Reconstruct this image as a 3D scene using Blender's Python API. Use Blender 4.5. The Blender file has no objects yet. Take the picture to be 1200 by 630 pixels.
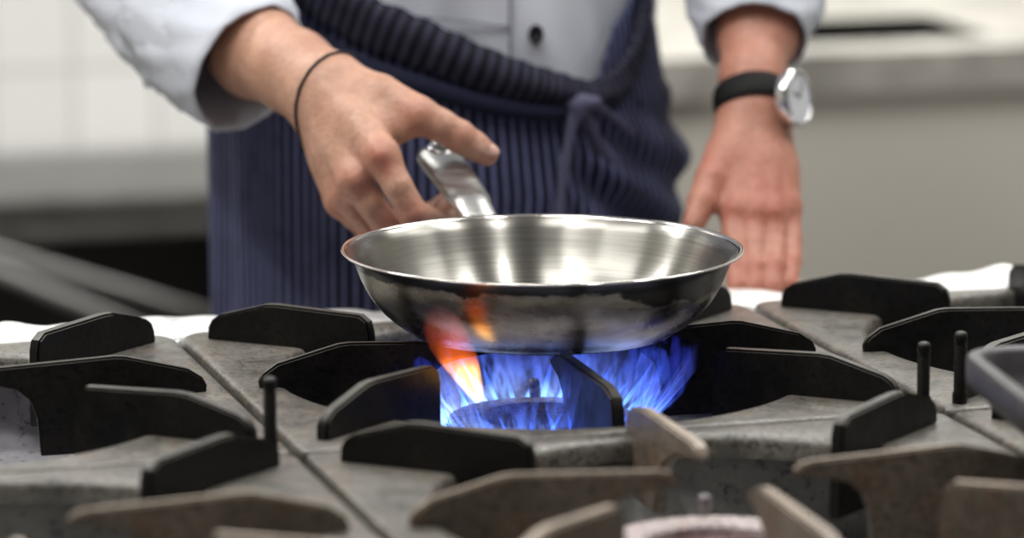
import bpy, bmesh, math, random
import numpy as np
from mathutils import Vector, Matrix
random.seed(7)
S = bpy.context.scene
COL = S.collection

# ------------------------------------------------------------------ camera
CAM = np.array([-0.49639304, -2.14842427, 0.51172046])
PSI = math.radians(16.2); TH = math.atan2(845, 4600); FPX = 4600.0
FW = np.array([math.sin(PSI)*math.cos(TH), math.cos(PSI)*math.cos(TH), -math.sin(TH)])
RT = np.array([math.cos(PSI), -math.sin(PSI), 0.0]); UP = np.cross(RT, FW)
cd = bpy.data.cameras.new('camera'); cam = bpy.data.objects.new('camera', cd); COL.objects.link(cam)
cd.sensor_width = 36; cd.lens = FPX/1200*36
cd.dof.use_dof = True; cd.dof.focus_distance = 2.47; cd.dof.aperture_fstop = 3.7
cd.clip_start = .05; cd.clip_end = 50
cam.matrix_world = Matrix(((RT[0], UP[0], -FW[0], CAM[0]), (RT[1], UP[1], -FW[1], CAM[1]), (RT[2], UP[2], -FW[2], CAM[2]), (0, 0, 0, 1)))
S.camera = cam
S.view_settings.view_transform = 'Standard'; S.view_settings.look = 'None'
S.view_settings.gamma = 1; S.view_settings.use_curve_mapping = False
S.view_settings.exposure = 0.0

# ------------------------------------------------------------------ light
w = bpy.data.worlds.new('world'); S.world = w; w.use_nodes = True
w.node_tree.nodes['Background'].inputs[0].default_value = (1.0, .98, .95, 1)
w.node_tree.nodes['Background'].inputs[1].default_value = 0.16

def area(name, loc, rot, sx, sy, power, col=(1, .985, .955)):
    l = bpy.data.lights.new(name, 'AREA'); l.shape = 'RECTANGLE'; l.size = sx; l.size_y = sy
    l.energy = power; l.color = col
    o = bpy.data.objects.new(name, l); COL.objects.link(o); o.location = loc; o.rotation_euler = rot
    return o
FLOOR = -0.9; CEIL = 2.0
LAMPS = [(-1.25, .20, .14, 1.2, 24), (-.60, -.35, .12, 1.2, 18), (.05, .30, .08, 1.0, 9), (.66, -.40, .10, 1.2, 11), (1.25, .45, .14, 1.2, 15), (2.1, .3, .14, 1.2, 14),
         (-.9, 1.75, 1.4, .16, 34), (1.2, 1.75, 1.6, .16, 36)]
for lx, ly, la, lb, lp in LAMPS:
    area('added_ceiling_light', (lx, ly, CEIL-.03), (0, 0, 0), la, lb, lp)  # added lamps out of view, spaced for room light and streaks in the pan

# ------------------------------------------------------------------ helpers
def ray(x, y): return FW + RT*(x-600)/FPX + UP*(315-y)/FPX
def at(x, y, d): return CAM + ray(x, y)*d
def pl(x, y, z=0.0):
    r = ray(x, y); t = (z-CAM[2])/r[2]; return CAM + r*t
def V(p): return Vector((float(p[0]), float(p[1]), float(p[2])))

def link(name, me, mat=None, parent=None, smooth=True):
    o = bpy.data.objects.new(name, me); COL.objects.link(o)
    if mat: me.materials.append(mat)
    if parent is not None: o.parent = parent
    if smooth:
        for p in me.polygons: p.use_smooth = True
    return o
def obj(name, bm, mat=None, parent=None, smooth=True, sharp=None):
    bmesh.ops.recalc_face_normals(bm, faces=bm.faces)
    me = bpy.data.meshes.new(name); bm.to_mesh(me); bm.free()
    o = link(name, me, mat, parent, smooth)
    if smooth and sharp is not None:
        me.set_sharp_from_angle(angle=math.radians(sharp))
    return o
def pyobj(name, vs, fs, mat=None, parent=None, smooth=True):
    me = bpy.data.meshes.new(name); me.from_pydata([tuple(map(float, v)) for v in vs], [], fs); me.update()
    return link(name, me, mat, parent, smooth)
def thing(name, label, cat, loc=(0, 0, 0), rz=0, group=None):
    o = bpy.data.objects.new(name, None); COL.objects.link(o); o.location = loc; o.rotation_euler = (0, 0, rz)
    o.empty_display_size = .05
    o['label'] = label; o['category'] = cat
    if group: o['group'] = group
    return o
def tag(o, label, cat, group=None):
    o['label'] = label; o['category'] = cat
    if group: o['group'] = group
    return o
def struct(o): o['kind'] = 'structure'; return o
def box_bm(bm, x0, x1, y0, y1, z0, z1, bev=0):
    r = bmesh.ops.create_cube(bm, size=1); vs = r['verts']
    for v in vs: v.co = Vector(((x0+x1)/2+v.co.x*(x1-x0), (y0+y1)/2+v.co.y*(y1-y0), (z0+z1)/2+v.co.z*(z1-z0)))
    if bev:
        es = list({e for v in vs for e in v.link_edges})
        bmesh.ops.bevel(bm, geom=es, offset=bev, segments=2, affect='EDGES', profile=.6)
def box(name, x0, x1, y0, y1, z0, z1, mat, parent=None, bev=0):
    bm = bmesh.new(); box_bm(bm, x0, x1, y0, y1, z0, z1, bev); return obj(name, bm, mat, parent, bool(bev), 40 if bev else None)
def loft(rings, closed=True, cap=True):
    """rings: list of lists of points -> verts, faces"""
    n = len(rings[0]); vs = [p for r in rings for p in r]; fs = []
    for i in range(len(rings)-1):
        for j in range(n if closed else n-1):
            k = (j+1) % n
            fs.append((i*n+j, i*n+k, (i+1)*n+k, (i+1)*n+j))
    if cap and closed:
        fs.append(tuple(range(n))[::-1]); fs.append(tuple((len(rings)-1)*n+j for j in range(n)))
    return vs, fs
def revolve(prof, N=96, cx=0, cy=0, cz=0):
    rings = [[(cx+r*math.cos(2*math.pi*j/N), cy+r*math.sin(2*math.pi*j/N), cz+z) for j in range(N)] for r, z in prof]
    return loft(rings, True, False)
def catmull(P, n=8):
    P = [np.array(p, float) for p in P]; Q = [2*P[0]-P[1]]+P+[2*P[-1]-P[-2]]; out = []
    for i in range(1, len(Q)-2):
        a, b, c, d = Q[i-1:i+3]
        for k in range(n):
            t = k/n
            out.append(.5*((2*b)+(c-a)*t+(2*a-5*b+4*c-d)*t*t+(3*b-a-3*c+d)*t**3))
    out.append(P[-1]); return out
def tube(path, radii, N=12, flat=None, up=None, cap=True):
    """path Nx3; radii scalar/list of (a,b); frame by reference 'up' vector"""
    rings = []; m = len(path); up = np.array(up if up is not None else (0, 0, 1.0), float)
    for i, p in enumerate(path):
        t = path[min(i+1, m-1)]-path[max(i-1, 0)]; t = t/np.linalg.norm(t)
        s = np.cross(t, up); s /= np.linalg.norm(s)+1e-9; u = np.cross(s, t)
        r = radii[i] if hasattr(radii, '__len__') else radii
        a, b = r if hasattr(r, '__len__') else (r, r)
        rings.append([p+s*a*math.cos(2*math.pi*j/N)+u*b*math.sin(2*math.pi*j/N) for j in range(N)])
    return loft(rings, True, cap)

# ------------------------------------------------------------------ materials
def mat(name):
    m = bpy.data.materials.new(name); m.use_nodes = True
    return m, m.node_tree, m.node_tree.nodes['Principled BSDF']
def nd(nt, t, **k):
    n = nt.nodes.new(t)
    for a, b in k.items():
        if a.startswith('i_'): n.inputs[int(a[2:])].default_value = b
        else: setattr(n, a, b)
    return n
def coords(nt, scale=(1, 1, 1), out='Object', loc=(0, 0, 0)):
    tc = nd(nt, 'ShaderNodeTexCoord'); mp = nd(nt, 'ShaderNodeMapping')
    mp.inputs['Scale'].default_value = scale; mp.inputs['Location'].default_value = loc
    nt.links.new(tc.outputs[out], mp.inputs[0]); return mp.outputs[0]
def noise(nt, vec, scale, detail=4, rough=.6, dist=0):
    n = nd(nt, 'ShaderNodeTexNoise'); n.inputs['Scale'].default_value = scale; n.inputs['Detail'].default_value = detail
    n.inputs['Roughness'].default_value = rough; n.inputs['Distortion'].default_value = dist
    nt.links.new(vec, n.inputs['Vector']); return n.outputs['Fac']
def ramp(nt, fac, stops, interp='LINEAR'):
    n = nd(nt, 'ShaderNodeValToRGB'); cr = n.color_ramp; cr.interpolation = interp
    while len(cr.elements) < len(stops): cr.elements.new(.5)
    for e, (p, c) in zip(cr.elements, stops):
        e.position = p; e.color = (c[0], c[1], c[2], 1) if hasattr(c, '__len__') else (c, c, c, 1)
    nt.links.new(fac, n.inputs[0]); return n.outputs[0]
def mixc(nt, fac, a, b, mode='MIX'):
    n = nd(nt, 'ShaderNodeMix', data_type='RGBA', blend_type=mode)
    for s, v in ((0, fac), (6, a), (7, b)):
        if hasattr(v, 'links') or isinstance(v, bpy.types.NodeSocket): nt.links.new(v, n.inputs[s])
        else: n.inputs[s].default_value = v if s == 0 else (v[0], v[1], v[2], 1)
    return n.outputs[2]
def mth(nt, op, a, b=0.0, c=None):
    n = nd(nt, 'ShaderNodeMath', operation=op)
    for i, v in enumerate((a, b) if c is None else (a, b, c)):
        if isinstance(v, bpy.types.NodeSocket): nt.links.new(v, n.inputs[i])
        else: n.inputs[i].default_value = v
    return n.outputs[0]
def bump(nt, h, b, strength=.3, dist=.001):
    n = nd(nt, 'ShaderNodeBump'); n.inputs['Strength'].default_value = strength; n.inputs['Distance'].default_value = dist
    nt.links.new(h, n.inputs['Height']); nt.links.new(n.outputs[0], b.inputs['Normal']); return n
def simple(name, col, rough=.5, metal=0, var=.0, scale=20, bmp=0, bs=200, spec=None):
    m, nt, b = mat(name)
    b.inputs['Roughness'].default_value = rough; b.inputs['Metallic'].default_value = metal
    if spec is not None: b.inputs['Specular IOR Level'].default_value = spec
    v = coords(nt)
    c = ramp(nt, noise(nt, v, scale), [(.3, [x*(1-var) for x in col]), (.7, [min(1, x*(1+var)) for x in col])])
    nt.links.new(c, b.inputs['Base Color'])
    if bmp: bump(nt, noise(nt, v, bs), b, bmp)
    return m

def iron(name, dark, light, warm, rough=.5, pits=.35, spec=.5, lo=.35, hi=.75, edge=None):
    m, nt, b = mat(name); v = coords(nt)
    n1 = noise(nt, v, 16, 8, .7); n2 = noise(nt, v, 260, 4, .7); n3 = noise(nt, v, 45, 5, .65, .6)
    c = ramp(nt, n1, [(lo, dark), (hi, light)])
    c = mixc(nt, ramp(nt, n3, [(.5, 0), (.72, .75)]), c, warm)
    c = mixc(nt, ramp(nt, n2, [(.36, .85), (.5, 0)]), c, [x*.3 for x in dark])
    c = mixc(nt, ramp(nt, noise(nt, v, 420, 3, .6), [(.6, 0), (.68, .5)]), c, [min(1, x*1.7) for x in light])
    nt.links.new(c, b.inputs['Base Color'])
    nt.links.new(ramp(nt, n3, [(.3, max(0, rough-.1)), (.7, rough+.12)]), b.inputs['Roughness'])
    b.inputs['Specular IOR Level'].default_value = spec
    if edge:  # upward faces paler: light from above painted into the colour, over edge wear
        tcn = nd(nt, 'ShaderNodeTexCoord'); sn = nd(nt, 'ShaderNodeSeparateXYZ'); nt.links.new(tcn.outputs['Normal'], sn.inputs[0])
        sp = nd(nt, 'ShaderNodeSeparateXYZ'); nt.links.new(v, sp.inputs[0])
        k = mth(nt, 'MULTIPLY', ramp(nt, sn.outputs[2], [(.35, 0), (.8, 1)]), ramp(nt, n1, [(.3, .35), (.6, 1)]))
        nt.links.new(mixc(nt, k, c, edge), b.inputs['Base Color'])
    h = mth(nt, 'ADD', mth(nt, 'MULTIPLY', n2, .5), n3)
    bump(nt, h, b, pits, .0012)
    return m
M = {}
M['plate'] = iron('worn_cast_iron_plate', (.038, .036, .032), (.215, .202, .178), (.14, .10, .065), .36, .8, .6, .3, .7)
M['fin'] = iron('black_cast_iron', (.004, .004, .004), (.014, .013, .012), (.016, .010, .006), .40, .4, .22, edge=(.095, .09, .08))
M['fin_worn'] = iron('worn_lit_cast_iron', (.085, .066, .05), (.20, .165, .13), (.16, .085, .045), .42, .25, .5, edge=(.34, .28, .22))  # front row fins: stronger light painted in as paler brown, plus some wear
M['iron_black'] = iron('burner_black_iron', (.012, .012, .013), (.03, .03, .032), (.03, .02, .015), .5, .3)
M['burner'] = iron('burner_steel', (.16, .15, .16), (.34, .31, .32), (.22, .15, .14), .4, .3)
M['burner_hot'] = iron('pale_burner_ring', (.42, .36, .36), (.62, .54, .52), (.5, .32, .28), .4, .2)
M['burner_red'] = simple('dark_red_burner_well', (.07, .015, .02), .5, 0, .4, 60)

def steel(name, col=(.62, .61, .58), rough=.25, scl=(1, 1, 60), b_=.15, aniso=0):
    m, nt, b = mat(name); v = coords(nt, scl)
    n = noise(nt, v, 14, 5, .6)
    nt.links.new(ramp(nt, n, [(.3, [x*.8 for x in col]), (.7, col)]), b.inputs['Base Color'])
    nt.links.new(ramp(nt, n, [(.3, rough*.8), (.7, rough*1.3)]), b.inputs['Roughness'])
    b.inputs['Metallic'].default_value = 1
    b.inputs['Anisotropic'].default_value = aniso
    bump(nt, n, b, b_, .0003); return m
M['steel'] = steel('brushed_stainless', (.55, .55, .53), .33)
M['steel_dull'] = steel('dull_stainless', (.42, .41, .39), .38, (60, 1, 1))
M['steel_dark'] = steel('sooty_dark_steel', (.10, .10, .10), .5, (1, 1, 1))

# tray steel: speckled spills
def tray_mat(name, base, spots, rough, metal):
    m, nt, b = mat(name); v = coords(nt)
    n = noise(nt, v, 120, 6, .8); n2 = noise(nt, v, 22, 5, .6)
    c = mixc(nt, ramp(nt, n2, [(.4, 0), (.65, .6)]), base, [x*.5 for x in base])
    c = mixc(nt, ramp(nt, n, [(.56, 0), (.62, .9)]), c, spots)
    nt.links.new(c, b.inputs['Base Color']); b.inputs['Roughness'].default_value = rough; b.inputs['Metallic'].default_value = metal
    bump(nt, n, b, .6, .002); return m
M['tray'] = tray_mat('spill_speckled_steel', (.55, .54, .58), (.05, .05, .06), .4, .55)
M['tray_dark'] = tray_mat('sooty_steel_tray', (.42, .42, .41), (.10, .10, .10), .5, .0)

# crumpled foil
m, nt, b = mat('crumpled_foil'); v = coords(nt)
b.inputs['Metallic'].default_value = .55; b.inputs['Base Color'].default_value = (.93, .94, .93, 1); b.inputs['Roughness'].default_value = .42
bump(nt, noise(nt, v, 60, 5, .6, .5), b, 1.0, .006); M['foil'] = m

# pan steel outside: soot band with a ragged edge under the rim
m, nt, b = mat('pan_outer_steel'); tc = nd(nt, 'ShaderNodeTexCoord'); sx = nd(nt, 'ShaderNodeSeparateXYZ')
nt.links.new(tc.outputs['Object'], sx.inputs[0]); z = sx.outputs[2]
v = tc.outputs['Object']
mpz = nd(nt, 'ShaderNodeMapping'); mpz.inputs['Scale'].default_value = (1, 1, 2.2); nt.links.new(v, mpz.inputs[0])
n1 = noise(nt, mpz.outputs[0], 95, 9, .75, .8); n2 = noise(nt, v, 9, 2, .5); n3 = noise(nt, mpz.outputs[0], 30, 5, .6)
e = mth(nt, 'ADD', z, mth(nt, 'MULTIPLY', mth(nt, 'SUBTRACT', n1, .5), .022))
e = mth(nt, 'ADD', e, mth(nt, 'MULTIPLY', mth(nt, 'SUBTRACT', n2, .5), .085))
e = mth(nt, 'ADD', e, mth(nt, 'MULTIPLY', sx.outputs[0], .05))
mask = ramp(nt, mth(nt, 'MULTIPLY', e, 10.0), [(.448, 0), (.454, 1)])
e2 = mth(nt, 'ADD', z, mth(nt, 'MULTIPLY', mth(nt, 'SUBTRACT', n1, .5), .010))
mask = mth(nt, 'MAXIMUM', mask, ramp(nt, mth(nt, 'MULTIPLY', e2, 10.0), [(.436, 0), (.442, 1)]))
brown = ramp(nt, n3, [(.3, (.20, .175, .145)), (.5, (.40, .37, .32)), (.72, (.62, .59, .54))])
nt.links.new(mixc(nt, mask, brown, (.006, .006, .007)), b.inputs['Base Color'])
nt.links.new(mth(nt, 'SUBTRACT', 1.0, mask), b.inputs['Metallic'])
nt.links.new(mixc(nt, mask, ramp(nt, n3, [(.3, .22), (.7, .36)]), (.28, .28, .28)), b.inputs['Roughness'])
bump(nt, mask, b, .25, .0004)
M['pan_out'] = m
m, nt, b = mat('pan_inner_steel'); v = coords(nt, (1, 1, 1))
b.inputs['Metallic'].default_value = 1; n = noise(nt, coords(nt, (1, 1, 90)), 12, 4, .6)
nt.links.new(ramp(nt, n, [(.3, (.27, .26, .235)), (.7, (.40, .39, .36))]), b.inputs['Base Color'])
b.inputs['Roughness'].default_value = .30; b.inputs['Anisotropic'].default_value = .96; b.inputs['Anisotropic Rotation'].default_value = .25
tg = nd(nt, 'ShaderNodeTangent', direction_type='RADIAL', axis='Z'); nt.links.new(tg.outputs[0], b.inputs['Tangent'])
M['pan_in'] = m
M['pan_rim'] = steel('polished_rim', (.80, .76, .72), .12, (1, 1, 1), .05)

# skin: colour attribute 'red' (knuckles) and 'nail'
m, nt, b = mat('skin'); v = coords(nt)
at1 = nd(nt, 'ShaderNodeAttribute', attribute_name='red'); at2 = nd(nt, 'ShaderNodeAttribute', attribute_name='nail')
n = noise(nt, v, 35, 5, .6); n2 = noise(nt, v, 260, 3, .6)
c = ramp(nt, n, [(.3, (.46, .24, .16)), (.7, (.64, .375, .27))])
c = mixc(nt, mth(nt, 'MULTIPLY', at1.outputs['Fac'], .62), c, (.45, .085, .06))
c = mixc(nt, mth(nt, 'MULTIPLY', at2.outputs['Fac'], .7), c, (.80, .50, .42))
nt.links.new(c, b.inputs['Base Color']); b.inputs['Roughness'].default_value = .45
b.inputs['Subsurface Weight'].default_value = .12; b.inputs['Subsurface Radius'].default_value = (.01, .004, .002); b.inputs['Subsurface Scale'].default_value = .6
n3 = noise(nt, v, 110, 4, .65, .8)
c = mixc(nt, ramp(nt, n3, [(.35, .28), (.6, 0)]), c, (.30, .13, .08)); nt.links.new(c, b.inputs['Base Color'])
bump(nt, mth(nt, 'ADD', mth(nt, 'MULTIPLY', n2, .6), mth(nt, 'MULTIPLY', n3, 2.2)), b, .42, .0014); M['skin'] = m

# cloth
def cloth(name, col, rough=.85, var=.06):
    m, nt, b = mat(name); v = coords(nt)
    nt.links.new(ramp(nt, noise(nt, v, 14, 4), [(.3, [x*(1-var) for x in col]), (.7, col)]), b.inputs['Base Color'])
    b.inputs['Roughness'].default_value = rough
    bump(nt, noise(nt, v, 900, 2), b, .12, .0006); return m
M['jacket'] = cloth('white_jacket_cotton', (.62, .65, .73))
M['seam'] = cloth('jacket_seam', (.30, .29, .36))
M['trouser'] = cloth('dark_trousers', (.03, .03, .035))
M['shoe'] = simple('black_leather', (.02, .02, .02), .4)
M['button'] = simple('black_button', (.008, .008, .010), .6, spec=.2)
M['cord'] = simple('black_cord', (.012, .008, .008), .6)
M['strap'] = simple('black_strap', (.006, .006, .006), .6, spec=.2)
M['chrome'] = steel('watch_steel', (.8, .8, .82), .15, (1, 1, 1), .02)
M['glass'] = simple('watch_crystal', (.72, .75, .80), .06, 0)
M['hair'] = simple('dark_hair', (.03, .02, .015), .6)

def stripes(name, count, navy=(.020, .023, .05), pale=(.17, .18, .29), wdt=.22, axis=0, wob=0.02):
    m, nt, b = mat(name); tc = nd(nt, 'ShaderNodeTexCoord'); sx = nd(nt, 'ShaderNodeSeparateXYZ')
    nt.links.new(tc.outputs['UV'], sx.inputs[0])
    f = mth(nt, 'FRACT', mth(nt, 'MULTIPLY', sx.outputs[axis], count))
    d = mth(nt, 'ABSOLUTE', mth(nt, 'SUBTRACT', f, .5))
    n = noise(nt, coords(nt), 40, 4)
    k = mth(nt, 'MULTIPLY', ramp(nt, d, [(wdt*.35, 1), (wdt, 0)]), ramp(nt, n, [(.3, .35), (.65, 1)]))
    c = mixc(nt, k, navy, pale)
    c = mixc(nt, ramp(nt, n, [(.35, .0), (.7, .35)]), c, [x*1.6 for x in navy])
    nt.links.new(c, b.inputs['Base Color']); b.inputs['Roughness'].default_value = .8
    b.inputs['Specular IOR Level'].default_value = .2
    bump(nt, noise(nt, coords(nt), 700, 2), b, .15, .0006)
    return m
M['apron'] = stripes('navy_pinstripe', 82, (.011, .013, .032), (.20, .215, .41), .26)
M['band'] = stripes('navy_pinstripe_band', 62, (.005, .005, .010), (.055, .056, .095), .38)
M['tie'] = cloth('navy_apron_tie', (.085, .085, .15))

# background materials
m, nt, b = mat('white_wall_tile'); v = coords(nt, out='Object')
sx = nd(nt, 'ShaderNodeSeparateXYZ'); nt.links.new(v, sx.inputs[0])
cb = nd(nt, 'ShaderNodeCombineXYZ'); nt.links.new(sx.outputs[0], cb.inputs[0]); nt.links.new(sx.outputs[2], cb.inputs[1])
br = nd(nt, 'ShaderNodeTexBrick', offset=.0, squash=1); nt.links.new(cb.outputs[0], br.inputs[0])
br.inputs['Color1'].default_value = (.86, .86, .84, 1); br.inputs['Color2'].default_value = (.82, .82, .80, 1); br.inputs['Mortar'].default_value = (.62, .62, .60, 1)
br.inputs['Scale'].default_value = 1; br.inputs['Mortar Size'].default_value = .004; br.inputs['Brick Width'].default_value = .10; br.inputs['Row Height'].default_value = .10
nt.links.new(br.outputs[0], b.inputs['Base Color']); b.inputs['Roughness'].default_value = .25
M['tile'] = m
M['ceiling'] = simple('grey_ceiling', (.30, .30, .29), .9)
M['floor'] = simple('grey_quarry_tile', (.20, .19, .18), .5, 0, .2, 6)
M['wallpaint'] = simple('cream_wall', (.62, .60, .55), .7)
M['counter'] = steel('bench_steel', (.80, .78, .73), .5, (1, 1, 1), .05)
M['panel'] = simple('bench_front_panel', (.46, .44, .395), .45, 0, .03, 3)
M['cab'] = steel('grey_counter_steel', (.26, .26, .25), .42, (1, 1, 1), .05)
M['rail'] = steel('dim_rail_steel', (.24, .235, .23), .42, (1, 1, 1), .05)
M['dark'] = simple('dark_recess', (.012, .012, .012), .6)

# ------------------------------------------------------------------ room
YB = 2.47
struct(box('floor', -2.6, 3.6, -3.2, YB+.1, FLOOR-.05, FLOOR, M['floor']))
struct(box('ceiling', -2.6, 3.6, -3.2, YB+.1, CEIL, CEIL+.05, M['ceiling']))
struct(box('wall_back', -2.6, 3.6, YB, YB+.1, FLOOR, CEIL, M['tile']))
struct(box('wall_left', -2.7, -2.6, -3.2, YB+.1, FLOOR, CEIL, M['wallpaint']))
struct(box('wall_right', 3.6, 3.7, -3.2, YB+.1, FLOOR, CEIL, M['wallpaint']))

# ------------------------------------------------------------------ cooking range
rng = thing('cooking_range', 'stainless steel commercial gas range standing in front of the chef, under the iron grates', 'range', (0, 0, FLOOR))
def rbox(n, x0, x1, y0, y1, z0, z1, m, bev=.003): return box(n, x0, x1, y0, y1, z0-FLOOR, z1-FLOOR, m, rng, bev)
X0, X1, Y0, Y1 = -.42, .84, -.40, .412
rbox('front_panel', X0, X1, Y0-.012, Y0, FLOOR+.12, -.02, M['steel_dull'])
rbox('back_panel', X0, X1, Y1-.012, Y1-.002, FLOOR+.12, -.012, M['steel_dull'])
rbox('side_panel', X0-.012, X0, Y0, Y1-.012, FLOOR+.12, -.016, M['steel_dull'])
rbox('side_panel', X1, X1+.012, Y0, Y1-.012, FLOOR+.12, -.016, M['steel_dull'])
rbox('inner_deck', X0, X1, Y0, Y1-.012, -.115, -.10, M['steel_dark'])
for lx in (X0+.05, X1-.05):
    for ly in (Y0+.05, Y1-.06):
        vs, fs = revolve([(0, 0), (.025, 0), (.025, .01), (.019, .012), (.019, .125), (0, .125)], 20, lx, ly, 0)
        pyobj('leg', vs, fs, M['steel_dull'], rng)
# support bars below the seams
for gx in (X0+.008, 0.0, .4, .8):
    rbox('support_bar', gx-.009, gx+.009, Y0, .368, -.10, -.016, M['steel_dark'])
for gy in (-.372, 0.0, .372): rbox('support_bar', X0, X1, gy-.006, gy+.006, -.10, -.017, M['steel_dark'])
# drip trays
def drip_tray(cx, cy, m):
    hx, hy = .190, .176
    rings = []
    for (a, z) in ((1.0, -.0165), (.99, -.018), (.965, -.056), (.90, -.066), (.5, -.069), (0.02, -.070)):
        r = []
        for j in range(64):
            t = 2*math.pi*j/64; c, s = math.cos(t), math.sin(t); p = 5
            k = (abs(c)**p+abs(s)**p)**(-1/p); r.append((cx+hx*a*c*k, cy+hy*a*s*k, z-FLOOR))
        rings.append(r)
    vs, fs = loft(rings, True, False); fs.append(tuple(range(5*64, 6*64)))
    o = pyobj('drip_tray', vs, fs, m, rng)
    md = o.modifiers.new('s', 'SOLIDIFY'); md.thickness = .0012
for i, j, m in ((-1, 0, 'tray'), (0, 0, 'tray'), (1, 0, 'tray'), (-1, 1, 'tray_dark'), (0, 1, 'tray_dark'), (1, 1, 'tray_dark')):
    drip_tray(.2+.4*i, .183-.366*j, M[m])
# foil along the back rail
nx, ny = 260, 14; vs = []; fs = []
rs = np.random.RandomState(3); ph = rs.rand(12)*6.28; fr = rs.uniform(8, 60, 12); am = rs.rand(12)
for i in range(nx+1):
    x = X0-.02+(X1-X0+.04)*i/nx
    for j in range(ny+1):
        t = j/ny; y = .3665+(.418-.3665)*t
        h = sum(am[k]*math.sin(fr[k]*x*3+ph[k]+t*4*(k % 3)) for k in range(12))*.0009
        lump = .008*math.exp(-((x-.606)/.016)**2)*math.sin(math.pi*min(1, t*1.1))+.004*math.exp(-((x-.645)/.02)**2)*t
        z = -.010+.010*min(1, t*6)+h*min(1, t*5)+lump
        if j == ny: z -= .010
        vs.append((x, y+.0015*math.sin(x*90)*(t > .5), z))
for i in range(nx):
    for j in range(ny):
        a = i*(ny+1)+j; fs.append((a, a+ny+1, a+ny+2, a+1))
o = pyobj('foil_strip', vs, fs, M['foil']); o.modifiers.new('s', 'SOLIDIFY').thickness = .0006
tag(o, 'bright crumpled aluminium foil strip covering the rear rail of the range behind the grates', 'foil')

# ------------------------------------------------------------------ grates
def rrect(t, hx, hy, r):
    c, s = math.cos(t), math.sin(t)
    k = 1/max(abs(c)/hx, abs(s)/hy); x, y = c*k, s*k
    if abs(x) > hx-r and abs(y) > hy-r:      # corner arc: solve |k(c,s)-corner|=r
        ax, ay = math.copysign(hx-r, x), math.copysign(hy-r, y)
        bq = c*ax+s*ay; disc = bq*bq-(ax*ax+ay*ay-r*r)
        k = bq+math.sqrt(max(0, disc)); x, y = c*k, s*k
    return x, y
def plate_mesh(top, bot):
    N = 360; hx, hy, R = .1972, .1812, .165
    ang = [2*math.pi*j/N for j in range(N)]
    def outer(ins, z): return [(*rrect(t, hx-ins, hy-ins, max(.001, (top if math.sin(t) > 0 else bot)-ins)), z) for t in ang]
    def inner(r, z): return [(r*math.cos(t), r*math.sin(t), z) for t in ang]
    rings = [outer(.0015, -.014), outer(0, -.011), outer(0, -.0028), outer(.0008, -.0008), outer(.0024, 0), outer(.006, .0001)]
    rings += [inner(R+.006, 0), inner(R+.003, -.0008), inner(R+.0008, -.003), inner(R, -.006), inner(R, -.014)]
    vs, fs = loft(rings+[rings[0]], True, False)
    return vs, fs
def fin_mesh(prof, th=.0065):
    bm = bmesh.new(); a = []; b_ = []
    for r, z in prof:
        a.append(bm.verts.new((r/1000, -th/2, z/1000)))
        b_.append(bm.verts.new((r/1000, th/2, z/1000)))
    n = len(prof); bm.faces.new(a); bm.faces.new(b_[::-1])
    for i in range(n): bm.faces.new((a[i], a[(i+1) % n], b_[(i+1) % n], b_[i]))
    bmesh.ops.recalc_face_normals(bm, faces=bm.faces)
    es = [e for e in bm.edges if abs(e.verts[0].co.y-e.verts[1].co.y) < 1e-6]
    bmesh.ops.bevel(bm, geom=es, offset=.0014, segments=2, affect='EDGES')
    me = bpy.data.meshes.new('fin'); bm.to_mesh(me); bm.free()
    for p in me.polygons: p.use_smooth = True
    me.set_sharp_from_angle(angle=math.radians(35)); return me
PX = [(183, -.5), (183.5, 4), (181, 9), (172, 15), (133, 25), (126, 25.6), (45, 22), (37, 20.5), (34, 17), (35, 13.5), (55, 11), (66, 8), (74, 1), (78, -10), (80, -34), (128, -34), (135, -28), (143, -19), (155, -10), (168, -4)]
PYF = [(164, -3), (162, 8), (158, 15), (150, 18), (142, 19.5), (54, 21), (44, 19), (32, 14), (34, 10), (50, 5), (60, -4), (64, -20), (66, -40), (140, -40), (160, -32), (165, -14)]
PYB = [(179, -2), (178, 12), (172, 17), (150, 21), (60, 21), (53, 19), (50, 15), (54, 11), (85, 8), (100, 2), (112, -5), (119, -14), (124, -36), (163, -36), (166, -14), (170, -3)]
PD = [(118, -34), (119, 14), (121, 21), (127, 25), (188, 27), (196, 26.4), (230, 17), (236, 13), (238.5, 8), (239, -.5), (172, -2), (166, -14), (150, -34)]
fin_me = {}
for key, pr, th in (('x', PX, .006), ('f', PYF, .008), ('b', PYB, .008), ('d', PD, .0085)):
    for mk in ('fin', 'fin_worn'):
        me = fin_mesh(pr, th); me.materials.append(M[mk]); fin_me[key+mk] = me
plate_me = None
def pin_mesh(h):
    return revolve([(0, -.001), (.0046, -.001), (.0046, .006), (.0039, .0075), (.0039, h-.009), (.0035, h-.0085), (.0035, h-.0075), (.0041, h-.007), (.0041, h-.003), (.0034, h-.0008), (.0018, h), (0, h+.0003)], 20)
def grate(i, j, label, dr=0):
    g = thing('burner_grate', label, 'grate', (.2+.4*i+dr, .1835-.3665*j, 0), 0, 'iron burner grates')
    vs, fs = plate_mesh(*((.020, .006) if j == 0 else (.006, .020))); p = pyobj('plate', vs, fs, M['plate'], g); p.data.set_sharp_from_angle(angle=math.radians(50))
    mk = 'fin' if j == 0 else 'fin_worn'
    for key, a in (('x', 0), ('x', 180), ('f', -90), ('b', 90)):
        o = bpy.data.objects.new('fin', fin_me[key+mk]); COL.objects.link(o); o.parent = g
        o.location = (0, -.004 if key == 'x' else 0, 0); o.rotation_euler = (0, 0, math.radians(a))
    for a in (41, 139, 221, 319):
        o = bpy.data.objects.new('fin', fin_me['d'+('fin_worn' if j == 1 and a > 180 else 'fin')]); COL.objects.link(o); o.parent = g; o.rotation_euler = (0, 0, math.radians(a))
    return g
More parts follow.
